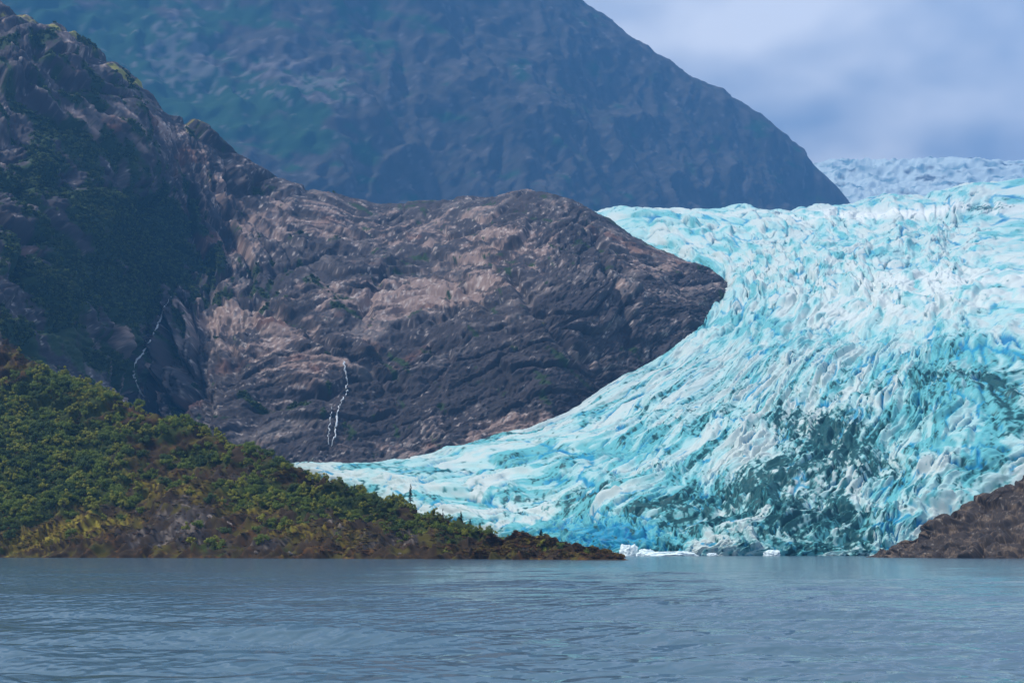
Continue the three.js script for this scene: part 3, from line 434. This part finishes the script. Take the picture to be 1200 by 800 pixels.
// places: the greenest ground first, kept apart from each other; the 300 that show largest are things, the rest one thicket
{
  const { s, gm } = HEAD, cand = []; seed = 202;
  for (let t = 0; t < 26000; t++) { const i = Math.floor(rnd() * s.nu), j = Math.floor(s.nv * (0.2 + 0.68 * rnd())), k = j * (s.nu + 1) + i; if (gm[k] > 0.46 + rnd() * 0.35 && s.pos[k * 3 + 1] > 1.5) { const [px] = toPixel(s.pos[k * 3], s.pos[k * 3 + 1], s.pos[k * 3 + 2]); if (px > -40) cand.push([k, gm[k] + rnd() * .5, px]); } }
  for (let t = 0; t < 5000; t++) { const i = Math.floor(rnd() * s.nu), j = Math.floor(s.nv * (0.70 + 0.13 * rnd())), k = j * (s.nu + 1) + i, [px] = toPixel(s.pos[k * 3], s.pos[k * 3 + 1], s.pos[k * 3 + 2]); if (px > 60 && px < 575 && fbm(s.pos[k * 3] / 18, 4, s.pos[k * 3 + 2] / 30, 3) > -0.12 + (px < 330 ? 0.1 : -0.25)) cand.push([k, 0.4 + rnd() * .5, px]); }
  cand.sort((a, b) => b[1] - a[1]);
  const put = [], cell = new Map(), key = (x, z) => Math.floor(x / 4) + ',' + Math.floor(z / 4);
  for (const [k, , px] of cand) {
    const x = s.pos[k * 3], y = s.pos[k * 3 + 1], z = s.pos[k * 3 + 2]; let ok = true;
    for (let a = -1; a <= 1 && ok; a++) for (let b = -1; b <= 1; b++) if ((cell.get(key(x + a * 4, z + b * 4)) || []).some(([p, q]) => (p - x) ** 2 + (q - z) ** 2 < 9)) { ok = false; break; }
    if (!ok) continue; const c = key(x, z); cell.has(c) ? cell.get(c).push([x, z]) : cell.set(c, [[x, z]]);
    const n = fbm(x / 22, y / 22, z / 22, 3) + (rnd() - .5) * .35, kind = n > 0.1 ? 1 : n < -0.12 ? 2 : 0;
    put.push({ x, y, z, kind, sc: (0.6 + rnd() * 0.9) * mix(1.15, 0.6, ss(150, 640, px)), v: Math.floor(rnd() * 3), r: rnd() * 6.283, px, top: k / (s.nu + 1) / s.nv > 0.7 });
  }
  put.sort((a, b) => b.sc / -b.z - a.sc / -a.z);
  console.log('shrubs', put.length);
  const nth = [0, 0, 0], rest = KINDS.map(() => [[], [], []]);
  for (const p of put) {
    const K = KINDS[p.kind], sh = K.shapes[p.v];
    if (p.px > -25 && nth[p.kind] < 110) {
      nth[p.kind]++; const o = new THREE.Group(); o.name = numbered(K.name); scene.add(o); o.position.set(p.x, p.y - 0.3, p.z); o.rotation.y = p.r; o.scale.set(p.sc, p.sc * (0.85 + 0.3 * ((p.r * 7) % 1)), p.sc);
      mesh('crown', sh.crown, leafM, o); mesh('stem', sh.stem, barkM, o); const lab = `${p.sc > 0.85 ? 'large' : 'small'} ${K.look} shrub ${p.top ? 'on the crest of the headland' : p.y < 12 ? 'low down near the waterline of the headland' : 'on the open slope of the headland'}`; tag(o, lab, K.category, lab.replace('shrub', 'shrubs'));
    } else rest[p.kind][p.v].push(p);
  }
  const th = new THREE.Group(); th.name = 'thicket'; scene.add(th); tag(th, 'continuous green thicket of smaller bushes covering the headland', 'thicket', null, 'stuff');
  const M = new THREE.Matrix4(), Q = new THREE.Quaternion(), U = new THREE.Vector3(0, 1, 0);
  rest.forEach((vs, ki) => vs.forEach((l, vi) => { if (!l.length) return; const im = new THREE.InstancedMesh(KINDS[ki].shapes[vi].crown, leafM, l.length); im.name = 'foliage'; im.userData.kind = 'stuff'; im.castShadow = im.receiveShadow = true; l.forEach((p, i) => im.setMatrixAt(i, M.compose(new THREE.Vector3(p.x, p.y - 0.3, p.z), Q.setFromAxisAngle(U, p.r), new THREE.Vector3(p.sc, p.sc, p.sc)))); th.add(im); }));
  // low heath and moss tufts between them
  const tuft = (tint) => { const l = []; for (let i = 0; i < 46; i++) { const a = rnd() * 6.283, r = 1.2 * Math.sqrt(rnd()); l.push([Math.cos(a) * r, 0.1 + rnd() * 0.5 * (1.2 - r * .6), Math.sin(a) * r, Math.cos(a) * .4, 1, Math.sin(a) * .4, 1]); } return leaves(l, 0.30, tint); };
  const gt = tuft([1, 1, 1]), spots = [], hc = [[0.10, 0.05, 0.018], [0.12, 0.09, 0.018], [0.055, 0.058, 0.018], [0.03, 0.02, 0.012], [0.18, 0.15, 0.028]];
  for (let t = 0; t < 60000 && spots.length < 15000; t++) { const i = Math.floor(rnd() * s.nu), j = Math.floor(s.nv * (0.21 + 0.66 * rnd())), k = j * (s.nu + 1) + i; if (s.pos[k * 3 + 1] > 1.2 && HEAD.mm[k] > -0.1 + rnd() * .5) spots.push(k); }
  const im = new THREE.InstancedMesh(gt, leafM, spots.length), C = new THREE.Color(); im.name = 'heath'; im.castShadow = im.receiveShadow = true;
  spots.forEach((k, i) => { const x = s.pos[k * 3], y = s.pos[k * 3 + 1], z = s.pos[k * 3 + 2], sc = 0.5 + rnd() * 0.9, m = HEAD.mm[k] + (rnd() - .5) * .5, c = hc[m > 0.9 ? 4 : m > 0.5 ? 1 : m > 0.25 ? (rnd() < .5 ? 2 : 0) : (rnd() < .5 ? 3 : 0)]; im.setMatrixAt(i, M.compose(new THREE.Vector3(x, y - 0.12, z), Q.setFromAxisAngle(U, rnd() * 6.28), new THREE.Vector3(sc, sc * (0.6 + rnd() * .7), sc))); im.setColorAt(i, C.setRGB(...c)); });
  scene.add(im); tag(im, 'low rusty and mossy heath carpeting the headland', 'heath', null, 'stuff');
}
// pale broken slabs where the headland's bedrock shows
{
  const sm = [[0.22, 0.175, 0.15], [0.13, 0.11, 0.10], [0.28, 0.235, 0.18]].map(c => new THREE.MeshStandardMaterial({ color: new THREE.Color().setRGB(...c), roughness: 0.95 })); seed = 606;
  const slab = (px, py, L, H, mt, label, group) => {
    const g = new THREE.BoxGeometry(L, H, H * 2.6, 20, 6, 8), p = g.attributes.position, k0 = px * 0.37;
    for (let i = 0; i < p.count; i++) { const x = p.getX(i), y = p.getY(i), z = p.getZ(i), e = 1 - 0.35 * Math.abs(x / L * 2) ** 3; p.setXYZ(i, x + noise(x * .9 + k0, y * 2, z) * H * .3, (y + noise(x * .9 + k0, y * 2, z) * H * .6) * e, (z + noise(x * .6, y + k0, z) * H * .5) * e); }
    g.computeVertexNormals(); const k = locate(HEAD.s.pos, px, py) * 3, o = mesh('flat_rock', g, sm[mt]); o.position.set(HEAD.s.pos[k], HEAD.s.pos[k + 1] - H * .05, HEAD.s.pos[k + 2] + 1); o.rotation.set(0.2, -0.15, -0.52); tag(o, label, 'rock', group);
  };
  slab(246, 602, 14, 1.9, 2, 'longest pale cream rock slab tilted on the bare patch of the headland');
  slab(252, 609, 12, 1.5, 0, 'pinkish rock slab just below the longest pale slab');
  slab(240, 614, 12, 1.2, 1, 'thin grey rock slab under the pinkish slab on the bare patch');
  slab(268, 612, 6, 1.3, 0, 'short blocky rock slab at the lower end of the longest pale slab');
  for (const [x, y, L] of [[188, 640, 4], [258, 640, 3.5], [232, 632, 4.5], [300, 647, 3], [162, 600, 3.6], [340, 648, 3], [470, 650, 3.4], [208, 622, 3.4]]) slab(x, y, L, L * .28, 1, 'small grey rock sticking out of the brown headland ground', 'small grey rocks low on the headland');
  slab(618, 655, 5, 1.2, 1, 'grey shore stone at the waterline below the low rust coloured tip');
}
// conifers on the headland's crest
function conifer(h, w, gaps, tint) {
  const o = new THREE.Group(), list = [], br = [];
  const n = Math.round(h * 3.2);
  for (let i = 0; i < n; i++) {
    const t = i / n, y = h * (0.10 + 0.88 * t), L = w * (1 - t) ** 0.8 * (0.6 + 0.6 * rnd()) + 0.12;
    for (let b = 0; b < 4; b++) {
      if (rnd() < gaps) continue; const a = rnd() * 6.283, dx = Math.cos(a), dz = Math.sin(a), dr = -0.25 - 0.2 * rnd();
      br.push(twig([[0, y, 0], [dx * L * .5, y + dr * L * .3, dz * L * .5], [dx * L, y + dr * L, dz * L]], 0.035, 0.012, 4));
      const m = Math.ceil(L * 16); for (let q = 0; q < m; q++) { const r = L * (0.15 + 0.9 * rnd()); list.push([dx * r + (rnd() - .5) * .25, y + dr * r + (rnd() - .5) * .2, dz * r + (rnd() - .5) * .25, dx * .5, 0.8, dz * .5, 1]); }
    }
  }
  mesh('trunk', mergeGeometries([twig([[0, -1, 0], [0.03, h * .4, 0], [0, h, 0.02]], 0.035 * h * .4 + 0.05, 0.02, 7), ...br]), barkM, o);
  mesh('crown', leaves(list, 0.25, tint), leafM, o);
  return o;
}
seed = 303;
const crestAt = px => { const p = HEAD.s.pos; let m = 1e9, q = 0; for (let i = 0; i < p.length; i += 3) { const [x, y] = toPixel(p[i], p[i + 1], p[i + 2]); if (Math.abs(x - px) < 1.2 && y < m) { m = y; q = i; } } return [p[q], p[q + 1], p[q + 2]]; };
const onHead = (px, py) => { const k = locate(HEAD.s.pos, px, py) * 3; return [HEAD.s.pos[k], HEAD.s.pos[k + 1], HEAD.s.pos[k + 2]]; };
const plant = (name, o, p, label, category, group) => { o.name = numbered(name); o.position.set(p[0], p[1] - 0.2, p[2]); scene.add(o); tag(o, label, category, group); return o; };
plant('spruce_tree', conifer(13, 2.0, 0.35, [0.022, 0.036, 0.018]), crestAt(481), 'tall thin spruce standing above the shrubs on the headland crest', 'spruce tree');
plant('spruce_tree', conifer(4.6, 1.9, 0.1, [0.026, 0.052, 0.020]), crestAt(633), 'small squat conical spruce alone on the low rust coloured tip', 'spruce tree');
plant('spruce_tree', conifer(6.2, 1.5, 0.25, [0.028, 0.050, 0.022]), crestAt(461), 'short spruce among the shrubs beside the tall thin spruce', 'spruce tree');
plant('spruce_tree', conifer(5, 0.8, 0.72, [0.05, 0.045, 0.03]), crestAt(520), 'spindly half bare sapling poking out of the crest shrubs', 'spruce tree');
for (const [x, y, h] of [[540, 622, 4.2], [552, 625, 4], [563, 628, 4.4], [508, 613, 4.2], [416, 588, 5.4], [440, 596, 5]])
  plant('spruce_sapling', conifer(h, 1.1, 0.2, [0.026, 0.050, 0.020]), crestAt(x), 'little dark conifer among the shrubs on the headland crest', 'conifer', 'little conifers along the headland crest');

// forest on the mountain: one mass seen from two kilometres
{
  const { s, vm } = ROCK, spots = []; seed = 404;
  for (let t = 0; t < 400000 && spots.length < 17000; t++) { const i = Math.floor(rnd() * s.nu * 0.55), j = Math.floor(s.nv * 0.84 * rnd()), k = j * (s.nu + 1) + i; if (vm[k] > 0.34 + rnd() * 0.5) { const [px, py] = toPixel(s.pos[k * 3], s.pos[k * 3 + 1], s.pos[k * 3 + 2]); if (px > -60 && py < 560) spots.push(k); } }
  const shapes = [0, 1, 2].map(() => shrubShape(170, 4.2, 6.5, 1.0, [1, 1, 1], 6).crown), M = new THREE.Matrix4(), Q = new THREE.Quaternion(), U = new THREE.Vector3(0, 1, 0), C = new THREE.Color();
  const f = new THREE.Group(); f.name = 'forest'; scene.add(f); tag(f, 'dark green brush and forest clinging to the steep mountain side', 'forest', null, 'stuff');
  shapes.forEach((g, v) => { const l = spots.filter((_, i) => i % 3 === v), im = new THREE.InstancedMesh(g, leafM, l.length); im.name = 'foliage'; im.userData.kind = 'stuff'; im.castShadow = im.receiveShadow = true; l.forEach((k, i) => { const sc = 0.45 + rnd() * 0.75, t = rnd(); im.setMatrixAt(i, M.compose(new THREE.Vector3(s.pos[k * 3], s.pos[k * 3 + 1] - 0.8, s.pos[k * 3 + 2]), Q.setFromAxisAngle(U, rnd() * 6.28), new THREE.Vector3(sc, sc, sc))); im.setColorAt(i, C.setRGB(mix(0.030, 0.105, t * t), mix(0.062, 0.165, t * t), mix(0.026, 0.045, t))); }); f.add(im); });
  console.log('forest', spots.length);
}

// ---------------------------------------------------------------- waterfalls
{
  const fm = new THREE.MeshStandardMaterial({ color: new THREE.Color().setRGB(0.5, 0.54, 0.58), roughness: 0.7 });
  const fall = (paths, label) => {
    const o = new THREE.Group(); o.name = numbered('waterfall'); scene.add(o); tag(o, label, 'waterfall');
    for (const [pts, w0, w1] of paths) {
      const P = []; for (let q = 0; q < pts.length - 1; q++) { const n = Math.ceil(Math.hypot(pts[q + 1][0] - pts[q][0], pts[q + 1][1] - pts[q][1]) / 1.6); for (let i = 0; i < n; i++) P.push([mix(pts[q][0], pts[q + 1][0], i / n) + (rnd() - .5) * 0.5, mix(pts[q][1], pts[q + 1][1], i / n)]); }
      const W3 = P.map(([x, y]) => { const k = locate(ROCK.s.pos, x, y) * 3, n = ROCK.s.g.attributes.normal.array; return new THREE.Vector3(ROCK.s.pos[k] + n[k] * 1.5, ROCK.s.pos[k + 1] + n[k + 1] * 1.5, ROCK.s.pos[k + 2] + n[k + 2] * 1.5 + 4); });
      const c = new THREE.CatmullRomCurve3(W3), N = W3.length * 2, sides = 6, g = new THREE.TubeGeometry(c, N, 1, sides), p = g.attributes.position, q = new THREE.Vector3();
      for (let i = 0; i < p.count; i++) { const k = Math.floor(i / (sides + 1)), t = k / N, r = mix(w0, w1, t) * (0.15 + 1.5 * Math.abs(noise(k * 0.23, w0 * 9, 2.5))) ; c.getPointAt(t, q); p.setXYZ(i, q.x + (p.getX(i) - q.x) * r, q.y + (p.getY(i) - q.y) * r, q.z + (p.getZ(i) - q.z) * r * 0.6); }
      g.computeVertexNormals(); mesh('stream', g, fm, o);
    }
  };
  seed = 505;
  fall([[[[200, 348], [190, 368], [184, 385], [172, 408], [157, 428], [156, 438], [161, 455], [168, 466]], 1.6, 2.3]], 'long thin white waterfall between the forested mountain and the bare rock');
  fall([[[[403, 424], [407, 446], [406, 462], [398, 476], [395, 490], [392, 512], [388, 524]], 1.5, 1.8], [[[389, 477], [386, 500], [385, 522]], 0.9, 1.2]], 'short forked white waterfall dropping from the ledge of the bare rock');
}

// ---------------------------------------------------------------- floating ice at the glacier's foot
{
  const im = new THREE.MeshPhysicalMaterial({ color: new THREE.Color().setRGB(0.68, 0.80, 0.83), roughness: 0.5 });
  const berg = (px, depth, w, h, label, k) => {
    const g = new THREE.IcosahedronGeometry(1, 14), p = g.attributes.position;
    for (let i = 0; i < p.count; i++) { let x = p.getX(i), y = p.getY(i), z = p.getZ(i); const n = 1 + 0.55 * fbm(x * 1.3 + k, y * 1.3, z * 1.3, 4) + 0.22 * (ridged(x * 2 + k, y * 2, z * 2, 3) - .5), t = Math.sign(y) * Math.min(Math.abs(y), 0.75); p.setXYZ(i, x * n * w, t * n * h * 1.35 + h * 0.12, z * n * w * 0.6); }
    g.computeVertexNormals(); const o = mesh('iceberg', g, im); const q = low(px, depth, 0); o.position.set(q[0], 0, q[2]); tag(o, label, 'iceberg');
  };
  berg(737, 1455, 9, 9, 'small peaked white iceberg beside the brown headland tip', 1.3);
  berg(785, 1440, 24, 3.4, 'long flat pale ice floe lying along the foot of the glacier', 4.1);
  berg(757, 1450, 10, 5, 'low white ice block between the peaked iceberg and the flat floe', 7.7);
  berg(716, 1470, 6, 3, 'little ice lump close behind the brown headland tip', 2.9);
  berg(835, 1432, 5, 2.2, 'tiny ice lump just past the end of the flat floe', 5.3);
  berg(905, 1425, 8, 4.5, 'rounded white ice block at the foot of the dirty ice front', 9.2);
}
console.log('done');
renderer.render(scene, camera);
